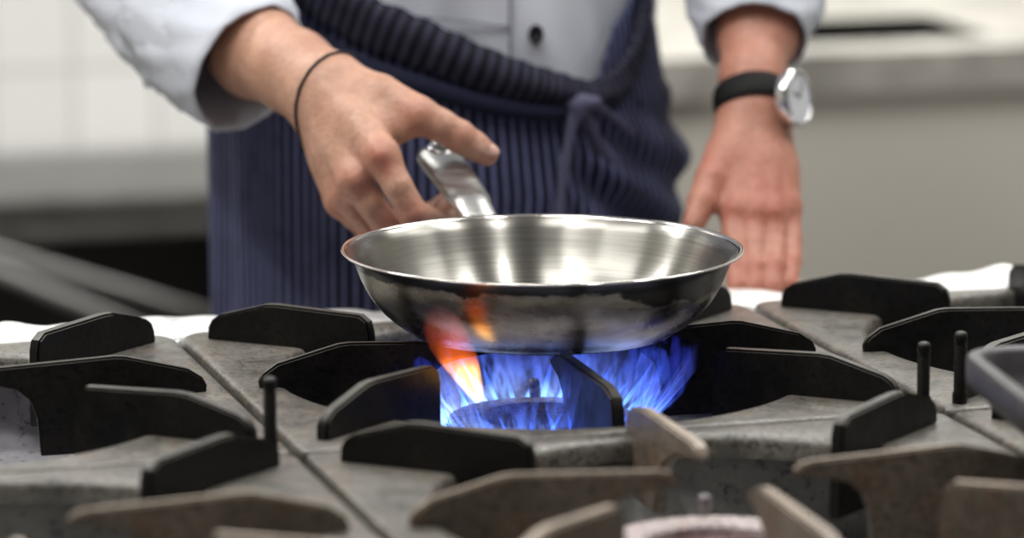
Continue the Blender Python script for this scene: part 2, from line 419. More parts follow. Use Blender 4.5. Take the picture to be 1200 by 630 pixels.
gA = grate(-1, 0, 'cast iron grate at left rear of the range, empty, beside the one under the pan')
gB = grate(0, 0, 'cast iron grate carrying the steel frying pan over the lit burner')
gC = grate(1, 0, 'cast iron grate at right rear of the range, with a black tray resting on it')
gD = grate(-1, 1, 'blurred cast iron grate in the left foreground corner of the range')
gE = grate(0, 1, 'blurred cast iron grate in the middle foreground over the pale unlit burner')
gF = grate(1, 1, 'blurred cast iron grate in the right foreground corner of the range')
def pin(g, wx, wy, h):
    vs, fs = pin_mesh(h); o = pyobj('upright_pin', vs, fs, M['fin'], g); o.location = (wx-g.location.x, wy-g.location.y, 0)
pin(gA, -.0145, .0095, .0435); pin(gB, .3905, .0125, .0405); pin(gC, .4165, .0175, .0445)

# ------------------------------------------------------------------ burners
def burner(cx, cy, z, label, top, r=.06):
    g = thing('gas_burner', label, 'burner', (cx, cy, -.069), 0, 'gas burners')
    h = z+.069
    vs, fs = revolve([(0, 0), (r*.75, 0), (r*.75, .004), (r*.5, .008), (r*.5, h-.022), (r*.93, h-.016), (r*.96, h-.012), (0, h-.012)], 64)
    pyobj('base', vs, fs, M['iron_black'], g).data.set_sharp_from_angle(angle=.7)
    # slotted ring
    N = 144; prof = [(r*.90, h-.012), (r, h-.011), (r, h-.004), (r*.985, h-.001), (r*.93, h), (r*.66, h), (r*.63, h-.002), (r*.62, h-.012)]
    rings = []
    for rr, zz in prof:
        rings.append([((rr*(1-.03*((k % 4) == 0)*(rr > r*.9)))*math.cos(2*math.pi*k/N), (rr*(1-.03*((k % 4) == 0)*(rr > r*.9)))*math.sin(2*math.pi*k/N), zz) for k in range(N)])
    vs, fs = loft(rings+[rings[0]], True, False); pyobj('port_ring', vs, fs, top, g).data.set_sharp_from_angle(angle=.7)
    vs, fs = revolve([(0, h-.011), (r*.61, h-.011), (r*.60, h-.006), (r*.40, h-.005), (r*.3, h-.009), (0, h-.009)], 64)
    pyobj('cap', vs, fs, M['burner_red'] if top is M['burner_hot'] else M['iron_black'], g)
    vs, fs = tube(catmull([(r*.25, r*1.02, 0), (r*.25, r*1.05, h*.5), (r*.22, r*1.02, h+.004), (r*.18, r*.92, h+.009)], 5), .0038, 12, up=(1, 0, 0))
    pyobj('igniter', vs, fs, M['burner'], g)
    return g
burner(.2, .180, -.029, 'dark round gas burner alight with blue flames under the frying pan', M['burner'])
burner(.193, -.183, -.022, 'pale ringed gas burner with dark red centre, unlit, in the middle foreground', M['burner_hot'], .066)

# ------------------------------------------------------------------ frying pan
PC = (.2, .180, .0262)
pan = thing('frying_pan', 'shallow stainless steel frying pan with soot-stained outside, held over the lit burner', 'pan', PC)
outer = [(0, 0), (.078, 0), (.0835, .0008), (.0850, .0022), (.0858, .0030), (.0900, .0052), (.0955, .0092), (.1010, .0142), (.1065, .0205), (.1110, .0275), (.1145, .0345), (.1170, .0410), (.1192, .0465), (.1230, .0505)]
inner = [(.1235, .0515), (.1190, .0495), (.1160, .0445), (.1128, .0365), (.1085, .0285), (.1030, .0205), (.0960, .0132), (.089, .0085), (.080, .0052), (.070, .0038), (.055, .0034), (0, .0034)]
vs, fs = revolve(outer, 180); pyobj('outer_wall', vs, fs, M['pan_out'], pan)
vs, fs = revolve(inner, 180); pyobj('inner_wall', vs, fs, M['pan_in'], pan)
rp = [(.1260+.0013*math.cos(a)*1.0, .0522+.0011*math.sin(a)) for a in [2*math.pi*k/10 for k in range(11)]]
rp = [(.1228, .0511), (.1252, .0512), (.1266, .0518), (.1268, .0525), (.1260, .0530), (.1245, .0527), (.1232, .0520), (.1228, .0511)]
vs, fs = revolve(rp, 180); pyobj('rim', vs, fs, M['pan_rim'], pan)
# handle
H = [np.array([.199, .3005, .0655]), np.array([.199, .312, .0715]), np.array([.198, .338, .0815]), at(548, 232, 2.637), at(533, 210, 2.662), at(519, 191, 2.685), at(509, 178, 2.700)]
hp = catmull(H, 6); n = len(hp)
wd = np.interp(np.linspace(0, 1, n), [0, .2, .5, .8, .93, 1], [.0110, .0120, .0150, .0165, .0158, .0115])
hh = np.interp(np.linspace(0, 1, n), [0, .2, .5, .8, .93, 1], [.004, .0055, .0075, .0080, .0075, .0050])
pv = np.array(PC)
vs, fs = tube([p-pv for p in hp], list(zip(wd, hh)), 28, up=(0, 0, 1)); pyobj('handle', vs, fs, M['steel'], pan)
# raised lip and hanging hole at the handle end
e0, e1 = hp[-4], hp[-1]; dv = (e1-e0)/np.linalg.norm(e1-e0); sv = np.cross(dv, (0, 0, 1)); sv /= np.linalg.norm(sv); uv = np.cross(sv, dv)
cen = e1-dv*.010+uv*.0072
ringp = [cen+sv*.0068*math.cos(t)+dv*.0085*math.sin(t)-pv for t in np.linspace(0, 2*math.pi, 25)]
rings = []
for k in range(24):
    c = ringp[k]; o_ = (c-(cen-pv)); o_ = o_/np.linalg.norm(o_)
    rings.append([c+o_*.0022*math.cos(a)+uv*.0018*math.sin(a) for a in np.linspace(0, 2*math.pi, 9)[:-1]])
vs, fs = loft(rings+[rings[0]], True, False); pyobj('hanging_ring', vs, fs, M['chrome'], pan)
vs = [cen+uv*.0007-pv+sv*.0058*math.cos(t)+dv*.0075*math.sin(t) for t in np.linspace(0, 2*math.pi, 25)[:-1]]
o = pyobj('hanging_hole', vs, [tuple(range(24))], M['dark'], pan); o.modifiers.new('s', 'SOLIDIFY').thickness = .002
# handle mount inside rim: plate and rivets on outer wall
mdir = (H[2]-np.array([PC[0], PC[1], H[2][2]])); aa = math.atan2(mdir[1], mdir[0])
bm = bmesh.new(); box_bm(bm, .1165, .1225, -.014, .014, .030, .042, .002)
o = obj('handle_bracket', bm, M['steel'], pan, True, 40); o.rotation_euler = (0, 0, aa)

# ------------------------------------------------------------------ black tray on the right grate
tc0 = pl(1140, 420, .058)
tr = thing('roasting_tray', 'dark rectangular tray with rounded rim, cut off by the right edge of the picture', 'tray', (tc0[0]+.101, tc0[1]-.074, .0275), math.radians(-8))
def rr_ring(hx, hy, r, z, N=96, ox=0, oy=0): return [(ox+rrect(2*math.pi*k/N, hx, hy, r)[0], oy+rrect(2*math.pi*k/N, hx, hy, r)[1], z) for k in range(N)]
prof = [(.030, .0), (.020, .0), (.014, .003), (.012, .010), (.004, .013), (.0008, .016), (.0, .020), (.0, .030), (.0015, .0325), (.005, .0330), (.0085, .0325), (.0105, .030), (.012, .020), (.016, .010), (.024, .006)]
rings = [rr_ring(.115-a, .085-a, max(.008, .032-a), z) for a, z in prof]
vs, fs = loft(rings, True, True); pyobj('pan_body', vs, fs, simple('dark_anodised_tray', (.07, .066, .072), .42, .1, .25, 30), tr).data.set_sharp_from_angle(angle=.8)

# ------------------------------------------------------------------ flames
def flame_vol(name, stops, strength, z0, z1, scale, lo=.35, hi=.7, fade=((0, .6), (.15, 1), (1, 0))):
    m = bpy.data.materials.new(name); m.use_nodes = True; nt = m.node_tree; nt.nodes.clear()
    out = nd(nt, 'ShaderNodeOutputMaterial'); tc = nd(nt, 'ShaderNodeTexCoord'); sx = nd(nt, 'ShaderNodeSeparateXYZ')
    nt.links.new(tc.outputs['Object'], sx.inputs[0])
    t = mth(nt, 'DIVIDE', mth(nt, 'SUBTRACT', sx.outputs[2], z0), z1-z0)
    mp = nd(nt, 'ShaderNodeMapping'); mp.inputs['Scale'].default_value = scale; nt.links.new(tc.outputs['Object'], mp.inputs[0])
    n = noise(nt, mp.outputs[0], 1.0, 2, .5, .3)
    k = mth(nt, 'MULTIPLY', ramp(nt, n, [(lo, 0), (hi, 1)]), ramp(nt, t, [(p, v) for p, v in fade]))
    em = nd(nt, 'ShaderNodeEmission'); nt.links.new(ramp(nt, t, stops), em.inputs[0]); nt.links.new(mth(nt, 'MULTIPLY', k, strength), em.inputs[1])
    nt.links.new(em.outputs[0], out.inputs[1]); return m
def flame_mat(name, stops, strength, nu=40, nv=2.0, lo=.35, hi=.75, fade=((0, .3), (.12, 1), (.55, .5), (1, 0))):
    m = bpy.data.materials.new(name); m.use_nodes = True; nt = m.node_tree; nt.nodes.clear()
    out = nd(nt, 'ShaderNodeOutputMaterial'); tc = nd(nt, 'ShaderNodeTexCoord'); sx = nd(nt, 'ShaderNodeSeparateXYZ')
    nt.links.new(tc.outputs['UV'], sx.inputs[0])
    mp = nd(nt, 'ShaderNodeMapping'); mp.inputs['Scale'].default_value = (nu, nv, 1); nt.links.new(tc.outputs['UV'], mp.inputs[0])
    n = noise(nt, mp.outputs[0], 1.0, 3, .55, .3)
    k = mth(nt, 'MULTIPLY', ramp(nt, n, [(lo, 0), (hi, 1)]), ramp(nt, sx.outputs[1], [(p, v) for p, v in fade]))
    em = nd(nt, 'ShaderNodeEmission'); nt.links.new(ramp(nt, sx.outputs[1], stops), em.inputs[0]); nt.links.new(mth(nt, 'MULTIPLY', k, strength), em.inputs[1])
    tr_ = nd(nt, 'ShaderNodeBsdfTransparent'); ad = nd(nt, 'ShaderNodeAddShader')
    nt.links.new(em.outputs[0], ad.inputs[0]); nt.links.new(tr_.outputs[0], ad.inputs[1]); nt.links.new(ad.outputs[0], out.inputs[0]); return m
BL = [(0, (.30, .55, 1)), (.4, (.10, .22, 1)), (1, (.04, .05, .6))]
M['crown'] = flame_mat('blue_flame_crown', BL, .95, 60, 2.2, .45, .70)
M['haze'] = flame_mat('blue_flame_haze', [(0, (.16, .28, 1)), (1, (.10, .12, .8))], .40, 9, 1.5, .2, .8, ((0, .6), (.3, 1), (1, 0)))
M['jet'] = flame_mat('blue_flame_jet', [(0, (.25, .6, 1)), (.5, (.04, .14, 1)), (1, (.04, .05, .6))], 1.3, 3, 1.5, .1, .6, ((0, .5), (.1, 1), (.6, .6), (1, 0)))
M['curl'] = flame_vol('blue_flame_curl', [(0, (.30, .50, 1)), (.45, (.06, .14, 1)), (1, (.05, .03, .8))], 45, -.01, .075, (230, 230, 26), .42, .62, ((0, .5), (.2, 1), (.8, .8), (1, .2)))
M['orange'] = flame_vol('orange_flame', [(0, (1, .66, .16)), (.30, (1, .48, .05)), (.50, (1, .16, .02)), (1, (.9, .07, .03))], 190, .024, .096, (70, 70, 16), .25, .55, ((0, .7), (.1, 1), (.38, .85), (.52, .22), (.85, .06), (1, 0)))
fl = thing('gas_flame', 'blue gas flames with one orange tongue, burning under the frying pan', 'flame', (.2, .18, -.029))
def uvgrid(name, fn, nu, nv, m, parent, wrap=False):
    vs = []; fs = []; uvs = []
    for i in range(nu+1):
        for j in range(nv+1): vs.append(fn(i/nu, j/nv)); uvs.append((i/nu, j/nv))
    for i in range(nu):
        for j in range(nv):
            a = i*(nv+1)+j; fs.append((a, a+nv+1, a+nv+2, a+1))
    o = pyobj(name, vs, fs, m, parent); uvl = o.data.uv_layers.new(name='UVMap')
    for lp in o.data.loops: uvl.data[lp.index].uv = uvs[lp.vertex_index]
    return o
def crown(rad0, rad1, h, seed, wav):
    rs = np.random.RandomState(seed); p = rs.rand(6)*6.28
    def f(u, v):
        t = 2*math.pi*u; k = math.sin(7*t+p[0])*.5+math.sin(13*t+p[1])*.3+math.sin(23*t+p[2])*.2
        hh = h*(1+.35*k); r = rad0+(rad1-rad0)*(v**.8)+wav*k*v
        return (r*math.cos(t), r*math.sin(t), -.006+hh*v)
    return f
uvgrid('flame_crown', crown(.0605, .094, .034, 1, .004), 240, 16, M['crown'], fl)
uvgrid('flame_crown', crown(.0600, .078, .050, 5, .003), 240, 16, M['crown'], fl)
uvgrid('flame_haze', crown(.0610, .100, .046, 9, .003), 120, 10, M['haze'], fl)
jet0 = None
for k in range(44):
    a = 2*math.pi*(k+random.uniform(-.3, .3))/44; L = random.uniform(.022, .040); sp = random.uniform(.4, .95); wj = random.uniform(.0014, .0026); tw = random.uniform(-.25, .25)
    def jf(u, v, a=a, L=L, sp=sp, wj=wj, tw=tw):
        th = 2*math.pi*u; rr = wj*math.sin(math.pi*min(1, v*.9+.12))**.8*(1-v*.6)
        r = .0605+L*sp*v+rr*math.cos(th); z = -.006+L*(v**1.3)*.95
        t = a+tw*v+rr*math.sin(th)/.07
        return (r*math.cos(t), r*math.sin(t), z)
    uvgrid('flame_jet', jf, 8, 10, M['jet'], fl)
def tongue(name, keys, m, fo=(.2, .18, -.029), N=14):
    pts = catmull([at(x, y, d) for x, y, d, wq in keys], 8); ws = np.interp(np.linspace(0, len(keys)-1, len(pts)), range(len(keys)), [k[3] for k in keys])
    base = np.array(fo); n = len(pts)
    def f(u, v):
        q = v*(n-1); i = min(int(q), n-2); c = pts[i]*(1-(q-i))+pts[i+1]*(q-i); wv = ws[i]*(1-(q-i))+ws[i+1]*(q-i)
        t = pts[i+1]-pts[i]; t = t/np.linalg.norm(t); s = np.cross(t, FW); s /= np.linalg.norm(s); b2 = np.cross(s, t); a = 2*math.pi*u
        return c+s*wv*math.cos(a)+b2*wv*.6*math.sin(a)-base
    o = uvgrid(name, f, N, 24, m, fl)
    bm = bmesh.new(); bm.from_mesh(o.data); bmesh.ops.remove_doubles(bm, verts=bm.verts, dist=1e-6)
    bmesh.ops.holes_fill(bm, edges=[e for e in bm.edges if e.is_boundary]); bmesh.ops.recalc_face_normals(bm, faces=bm.faces)
    bm.to_mesh(o.data); bm.free(); return o
tongue('orange_tongue', [(563, 470, 2.405, .003), (553, 450, 2.395, .007), (541, 425, 2.375, .0105), (527, 400, 2.36, .013), (517, 378, 2.355, .012), (511, 358, 2.355, .005)], M['orange'])
tongue('curled_flame', [(742, 496, 2.40, .004), (762, 472, 2.40, .011), (785, 446, 2.405, .011), (798, 420, 2.41, .009), (792, 402, 2.415, .005), (776, 398, 2.42, .0015)], M['curl'])
tongue('curled_flame', [(735, 470, 2.47, .008), (748, 450, 2.48, .015), (757, 430, 2.485, .016), (760, 408, 2.49, .012)], M['curl'])
tongue('curled_flame', [(640, 470, 2.53, .008), (662, 450, 2.54, .012), (680, 425, 2.545, .012), (690, 408, 2.55, .008)], M['curl'])
tongue('curled_flame', [(600, 468, 2.53, .006), (598, 445, 2.535, .012), (590, 425, 2.54, .012), (580, 408, 2.54, .006)], M['curl'])
tongue('curled_flame', [(530, 480, 2.42, .006), (512, 458, 2.41, .009), (500, 438, 2.405, .009), (488, 420, 2.40, .003)], M['curl'])

# ------------------------------------------------------------------ signed distance modelling for the chef
def sd_seg(P, a, b, ra, rb):
    ba = b-a; t = np.clip(((P-a)@ba)/(ba@ba), 0, 1); return np.linalg.norm(P-a-t[:, None]*ba, axis=1)-(ra+(rb-ra)*t)
def smin(a, b, k):
    h = np.clip(.5+.5*(b-a)/k, 0, 1); return b*(1-h)+a*h-k*h*(1-h)
def sd_ell(P, c, r):
    q = (P-c)/r; n_ = np.linalg.norm(q, axis=1); g = np.linalg.norm(q/r, axis=1)+1e-9; return n_*(n_-1)/g
def surface_net(f, lo, hi, h):
    lo = np.array(lo); n = np.ceil((np.array(hi)-lo)/h).astype(int)+1
    ax = [lo[i]+h*np.arange(n[i]) for i in range(3)]
    D = np.empty(n, np.float32)
    for i in range(n[0]):
        g = np.stack(np.meshgrid([ax[0][i]], ax[1], ax[2], indexing='ij'), -1).reshape(-1, 3)
        D[i] = f(g).reshape(n[1], n[2])
    ins = D < 0
    acc = np.zeros(tuple(n-1)+(3,), np.float32); cnt = np.zeros(tuple(n-1), np.float32)
    offs = [(a, b, c) for a in (0, 1) for b in (0, 1) for c in (0, 1)]
    def sl(o): return tuple(slice(o[i], n[i]-1+o[i]) for i in range(3))
    for o in offs:
        for d in range(3):
            if o[d] == 0:
                o2 = list(o); o2[d] = 1
                A, B = D[sl(o)], D[sl(o2)]; cr = (A < 0) != (B < 0)
                t = np.where(cr, A/(A-B+1e-12), 0)
                for q in range(3): acc[..., q] += np.where(cr, (t if q == d else float(o[q])), 0)
                cnt += cr
    cell = cnt > 0; idx = -np.ones(cell.shape, int); idx[cell] = np.arange(cell.sum())
    ijk = np.argwhere(cell); vs = lo+h*(ijk+acc[cell]/cnt[cell][:, None])
    fs = []
    for d in range(3):
        o = [slice(0, n[i]) for i in range(3)]; e1, e2 = [q for q in range(3) if q != d]
        s0 = [slice(None)]*3; s1 = [slice(None)]*3; s0[d] = slice(0, n[d]-1); s1[d] = slice(1, n[d])
        cr = ins[tuple(s0)] != ins[tuple(s1)]; flip = ins[tuple(s0)]
        E_ = np.argwhere(cr); E_ = E_[(E_[:, e1] > 0) & (E_[:, e2] > 0) & (E_[:, e1] < n[e1]-1) & (E_[:, e2] < n[e2]-1)]
        def g(da, db):
            q = E_.copy(); q[:, e1] -= da; q[:, e2] -= db; return idx[q[:, 0], q[:, 1], q[:, 2]]
        Q = np.stack([g(0, 0), g(1, 0), g(1, 1), g(0, 1)], 1)
        fl_ = flip[E_[:, 0], E_[:, 1], E_[:, 2]]
        if d == 1: fl_ = ~fl_
        Q[~fl_] = Q[~fl_][:, ::-1]; fs.append(Q)
    return vs, np.concatenate(fs)
def A(p): return at(*p[:3])
def segs(keys): return [(A(keys[i]), A(keys[i+1]), keys[i][3]/1000, keys[i+1][3]/1000) for i in range(len(keys)-1)]

# the hand on the pan handle (px, py, depth, radius mm)
arm1 = [(205, -60, 2.90, 43), (300, 60, 2.765, 31), (345, 84, 2.722, 27), (376, 104, 2.700, 24.5)]
pal1 = [[(386, 96, 2.692, 17), (415, 140, 2.660, 15.5), (447, 183, 2.635, 12.0)],
        [(382, 106, 2.690, 17), (402, 165, 2.662, 15), (416, 211, 2.645, 11.8)],
        [(374, 114, 2.694, 16), (390, 180, 2.672, 14), (404, 227, 2.664, 11.5)],
        [(368, 122, 2.702, 15), (385, 190, 2.692, 13), (400, 236, 2.690, 10.5)]]
th1 = [(398, 98, 2.690, 16), (445, 114, 2.674, 15), (490, 135, 2.662, 12.6), (516, 147, 2.664, 10.6), (538, 160, 2.668, 10.6), (556, 171, 2.672, 9.3), (570, 180, 2.675, 7.9)]
web1 = [(425, 125, 2.676, 15), (452, 148, 2.664, 11), (466, 152, 2.662, 8)]
fin1 = [[(447, 183, 2.635, 11.8), (466, 218, 2.630, 10.0), (484, 250, 2.634, 10.2), (518, 264, 2.665, 8.8), (538, 250, 2.688, 7.4)],
        [(416, 211, 2.645, 11.4), (434, 238, 2.646, 9.8), (452, 262, 2.652, 9.8), (494, 262, 2.690, 8.8), (524, 236, 2.708, 7.4)],
        [(404, 227, 2.664, 10.8), (421, 250, 2.668, 9.2), (438, 270, 2.676, 9.2), (480, 268, 2.712, 8.2), (508, 246, 2.726, 7)],
        [(400, 236, 2.690, 10), (414, 254, 2.696, 8.2), (430, 268, 2.704, 8.2), (462, 266, 2.732, 7.3), (486, 250, 2.744, 6.4)]]
# the hand resting on the rear edge
arm2 = [(905, -190, 3.00, 44), (888, 40, 2.88, 27), (880, 90, 2.85, 20.5), (884, 122, 2.838, 20.5)]
pal2 = [[(868, 140, 2.832, 15), (862, 195, 2.812, 14), (862, 244, 2.795, 11.2)],
        [(880, 140, 2.832, 15), (882, 195, 2.810, 14.5), (884, 248, 2.790, 11.6)],
        [(892, 142, 2.834, 15), (900, 195, 2.812, 14), (905, 249, 2.793, 11.0)],
        [(900, 146, 2.840, 14), (916, 195, 2.822, 12.5), (922, 244, 2.803, 9.8)]]
th2 = [(868, 150, 2.832, 15), (848, 180, 2.815, 12.5), (833, 208, 2.80, 10.6), (823, 236, 2.79, 9.8), (813, 262, 2.782, 7.6)]
web2 = [(868, 165, 2.825, 14), (856, 195, 2.812, 9)]
fin2 = [[(862, 244, 2.795, 11.0), (861, 285, 2.780, 9.4), (862, 312, 2.768, 9.0), (865, 334, 2.758, 7.4)],
        [(884, 248, 2.790, 11.2), (884, 288, 2.775, 9.6), (885, 314, 2.764, 9.0), (886, 335, 2.756, 7.6)],
        [(905, 249, 2.793, 10.8), (907, 288, 2.778, 9.2), (907, 312, 2.766, 8.8), (906, 334, 2.757, 7.4)],
        [(922, 244, 2.803, 9.6), (927, 280, 2.788, 8.0), (927, 306, 2.776, 7.7), (924, 332, 2.762, 6.6)]]
def hand_sdf(arm, pal, th, web, fins, kb):
    tend = [(A(p[0])-FW*.010, A(f_[0])-FW*.0105, .0035, .0035) for p, f_ in zip(pal, fins)]
    SA = segs(arm); SP = [segs(p) for p in pal]; ST = segs(th); SW = segs(web); SF = [segs(p) for p in fins]
    Kn = [A(p[0]) for p in fins]; Pp = [A(p[2]) for p in fins]
    def f(P):
        d = None
        for s in SA:
            e = sd_seg(P, *s); d = e if d is None else smin(d, e, .012)
        # widen the wrist across
        p_ = None
        for chain in SP:
            c = None
            for s in chain:
                e = sd_seg(P, *s); c = e if c is None else np.minimum(c, e)
            p_ = c if p_ is None else smin(p_, c, .009)
        d = smin(d, p_, .018)
        c = None
        for s in ST:
            e = sd_seg(P, *s); c = e if c is None else smin(c, e, .003)
        d = smin(d, c, .010)
        for s in SW: d = smin(d, sd_seg(P, *s), .010)
        for kp in Kn: d = smin(d, np.linalg.norm(P-kp-(-FW)*.003+np.array([0, 0, -.002]), axis=1)-kb, .007)
        for s in tend: d = smin(d, sd_seg(P, *s), .006)
        tot = d; best = None
        for chain in SF:
            c = None
            for i, s in enumerate(chain):
                e = sd_seg(P, *s); c = e if c is None else smin(c, e, .002)
            g = smin(d, c, .006)
            best = g if best is None else smin(best, g, .0012)
        return best
    return f
def hand_mesh(arm, pal, th, web, fins, kb, h=.0016):
    pts = np.array([A(p) for p in arm[1:]+sum(pal, [])+th+web+sum(fins, [])])
    return surface_net(hand_sdf(arm, pal, th, web, fins, kb), pts.min(0)-.034, pts.max(0)+.034, h)
hv1, hf1 = hand_mesh(arm1, pal1, th1, web1, fin1, .0085)
hv2, hf2 = hand_mesh(arm2, pal2, th2, web2, fin2, .0065)

# body: skeleton
def B(x, y, d): return at(x, y, d)
hipc = B(520, 330, 3.02); chest = B(530, -420, 3.05)
shR, shL = B(300, -560, 3.05), B(770, -560, 3.07)
elR, elL = B(170, -75, 2.93), B(915, -200, 3.02)
neck = B(535, -640, 3.04); headc = B(530, -840, 2.96)
def ground(p, dx, z): return np.array([p[0]+RT[0]*dx, p[1]+RT[1]*dx, z])
hipR, hipL = ground(hipc, -.085, -.06), ground(hipc, .085, -.06)
kneeR, kneeL = ground(hipc, -.10, -.46), ground(hipc, .10, -.46)
ankR, ankL = ground(hipc, -.11, -.82), ground(hipc, .11, -.82)
fd = np.array([-FW[0], -FW[1], 0]); fd /= np.linalg.norm(fd)
def body_sdf(P):
    d = sd_seg(P, hipc+[0, 0, -.02], hipc+[0, 0, .16], .112, .108)
    d = smin(d, sd_seg(P, hipc+[0, 0, .16], chest, .115, .125), .05)
    for s in (-1, 1): d = smin(d, sd_seg(P, chest+RT*s*.07, chest+RT*s*.085+[0, 0, -.12], .10, .085), .05)
    d = smin(d, sd_seg(P, shR, shL, .055, .055), .06)
    d = smin(d, sd_seg(P, neck+[0, 0, -.10], neck+[0, 0, .03], .062, .052), .04)
    for s, e in ((shR, elR), (shL, elL)): d = smin(d, sd_seg(P, s, e, .055, .042), .03)
    d = smin(d, sd_seg(P, elR, A(arm1[1]), .042, .029), .02)
    d = smin(d, sd_seg(P, elL, A(arm2[1]), .042, .025), .02)
    for a_, b_, c_ in ((hipR, kneeR, ankR), (hipL, kneeL, ankL)):
        d = smin(d, sd_seg(P, a_, b_, .066, .052), .03); d = smin(d, sd_seg(P, b_, c_, .052, .038), .03)
        d = smin(d, sd_seg(P, c_+[0, 0, -.045], c_+fd*.14+[0, 0, -.055], .032, .026), .03)
    # head with brow, nose, chin, ears
    hd = sd_ell(P, headc+[0, 0, .02], np.array([.078, .092, .108]))
    hd = smin(hd, sd_ell(P, headc+fd*.035+[0, 0, -.055], np.array([.056, .058, .062])), .03)
    hd = smin(hd, sd_seg(P, headc+fd*.088+[0, 0, .012], headc+fd*.108+[0, 0, -.022], .008, .013), .012)
    hd = smin(hd, sd_seg(P, headc+fd*.085+RT*-.018+[0, 0, -.052], headc+fd*.085+RT*.018+[0, 0, -.052], .008, .008), .008)
    for s in (-1, 1):
        hd = smin(hd, sd_ell(P, headc+RT*s*.080+[0, 0, -.005], np.array([.014, .018, .030])), .006)
        hd = np.maximum(hd, -(np.linalg.norm(P-(headc+fd*.098+RT*s*.032+[0, 0, .018]), axis=1)-.014))
        hd = smin(hd, np.linalg.norm(P-(headc+fd*.078+RT*s*.032+[0, 0, .016]), axis=1)-.013, .004)
    return smin(d, hd, .03)
bv, bf = surface_net(body_sdf, (-.35, .30, FLOOR-.02), (1.05, 1.10, 1.05), .0125)
allv = np.concatenate([bv, hv1, hv2]); allf = np.concatenate([bf, hf1+len(bv), hf2+len(bv)+len(hv1)])
person = thing('person', 'person in white jacket and navy pinstriped apron holding the frying pan over the flame', 'person', ground(hipc, 0, FLOOR))
PO = ground(hipc, 0, FLOOR)
body = pyobj('body', allv-PO, allf.tolist(), M['skin'], person)
red = np.zeros(len(allv)); nail = np.zeros(len(allv))
def spot(p, r, a=1.0, arr=None):
    global red
    arr = red if arr is None else arr
    d = np.linalg.norm(allv-p, axis=1); np.maximum(arr, a*np.exp(-(d/r)**2), out=arr)
for fi, aa_ in ((fin1, 1.0), (fin2, .8)):
    for c in fi:
        spot(A(c[0])-FW*.008, .013, .85*aa_); spot(A(c[2])-FW*.006, .011, .7*aa_); spot(A(c[3]), .012, .55*aa_); spot(A(c[-1]), .014, .6*aa_)
spot(A(th1[2])-FW*.008, .013, .6); spot(A(th1[4])-FW*.006, .010, .55); spot(A(th1[-1]), .012, .5); spot(at(457, 148, 2.655), .008, .6)
spot(at(446, 188, 2.62), .012, 1.0)
for x, y, d in ((862, 215, 2.80), (885, 220, 2.79), (905, 230, 2.79)): spot(at(x, y, d), .03, .45)
red += .5*(np.arange(len(allv)) >= len(bv)+len(hv1))
for p, r in ((at(572, 175, 2.665), .0052), (at(566, 173, 2.664), .0048)): spot(p, r, 1.0, nail)
for nm, arr in (('red', np.clip(red, 0, 1)), ('nail', nail)):
    a_ = body.data.attributes.new(nm, 'FLOAT', 'POINT'); a_.data.foreach_set('value', arr.astype(np.float32))
sm = body.modifiers.new('smooth', 'SMOOTH'); sm.factor = .5; sm.iterations = 3

# thumb nail plate: thin curved sheet bedded in the thumb tip
def ponb(name, vs, fs, m, smooth=True): return pyobj(name, [np.array(v)-PO for v in vs], fs, m, person, smooth)

# bracelet cord round the wrist
wc = at(381, 105, 2.697); wt = A(arm1[3])-A(arm1[2]); wt = A(pal1[1][1])-A(arm1[2]); wt /= np.linalg.norm(wt)
ws_ = np.cross(wt, FW); ws_ /= np.linalg.norm(ws_); wu = np.cross(wt, ws_)
fS = hand_sdf(arm1, pal1, th1, web1, fin1, .0085)
def hug(c, s, u, f, off, N=48, tilt=0, t=None):
    out = []
    for k in range(N):
        a = 2*math.pi*k/N; dr = s*math.cos(a)+u*math.sin(a)
        if t is not None: dr = dr+t*tilt*math.cos(a)
        rr = np.linspace(.005, .07, 120); P = c+dr[None]*rr[:, None]; dd = f(P); i = np.argmax(dd > 0); out.append(c+dr*(rr[i]+off))
    return out
br_ = hug(wc+wt*.0065, ws_, wu, fS, .0004, tilt=-.32, t=wt)
tp = A(th1[-1]); td = A(th1[-1])-A(th1[-2]); td /= np.linalg.norm(td); tn = UP*.70-FW*.75; tn -= td*(tn@td); tn /= np.linalg.norm(tn); tb = np.cross(td, tn)
rr = np.linspace(.002, .02, 80); q0 = tp-td*.0005; ri = rr[np.argmax(fS(q0+tn[None]*rr[:, None]) > 0)]; nc = q0+tn*(ri-.0016)
rings = [[nc+td*.0068*math.cos(p)*math.cos(a)+tb*.0054*math.cos(p)*math.sin(a)+tn*(.0019*math.sin(p)-.0012*math.cos(p)**2*math.sin(a)**2) for a in np.linspace(0, 2*math.pi, 25)[:-1]] for p in np.linspace(-1.4, 1.5, 12)]
vs, fs = loft(rings, True, True); o = ponb('nail', vs, fs, simple('pink_nail', (.68, .42, .35), .3)); o['label'] = 'pale pink thumbnail'
def ring_tube(pts, r, N=8, wdir=None, r2=None):
    rings = []; n_ = len(pts); cc = sum(pts)/n_
    for i, p in enumerate(pts):
        t = pts[(i+1) % n_]-pts[i-1]; t /= np.linalg.norm(t); o_ = p-cc; o_ -= t*(o_@t); o_ /= np.linalg.norm(o_); b_ = np.cross(t, o_)
        rings.append([p+o_*r*math.cos(a)+b_*(r2 or r)*math.sin(a) for a in np.linspace(0, 2*math.pi, N+1)[:-1]])
    return loft(rings+[rings[0]], True, False)
vs, fs = ring_tube(br_, .00115)
o = pyobj('cord_bracelet', vs, fs, M['cord']); tag(o, 'thin black cord bracelet round the wrist of the hand holding the pan', 'bracelet')

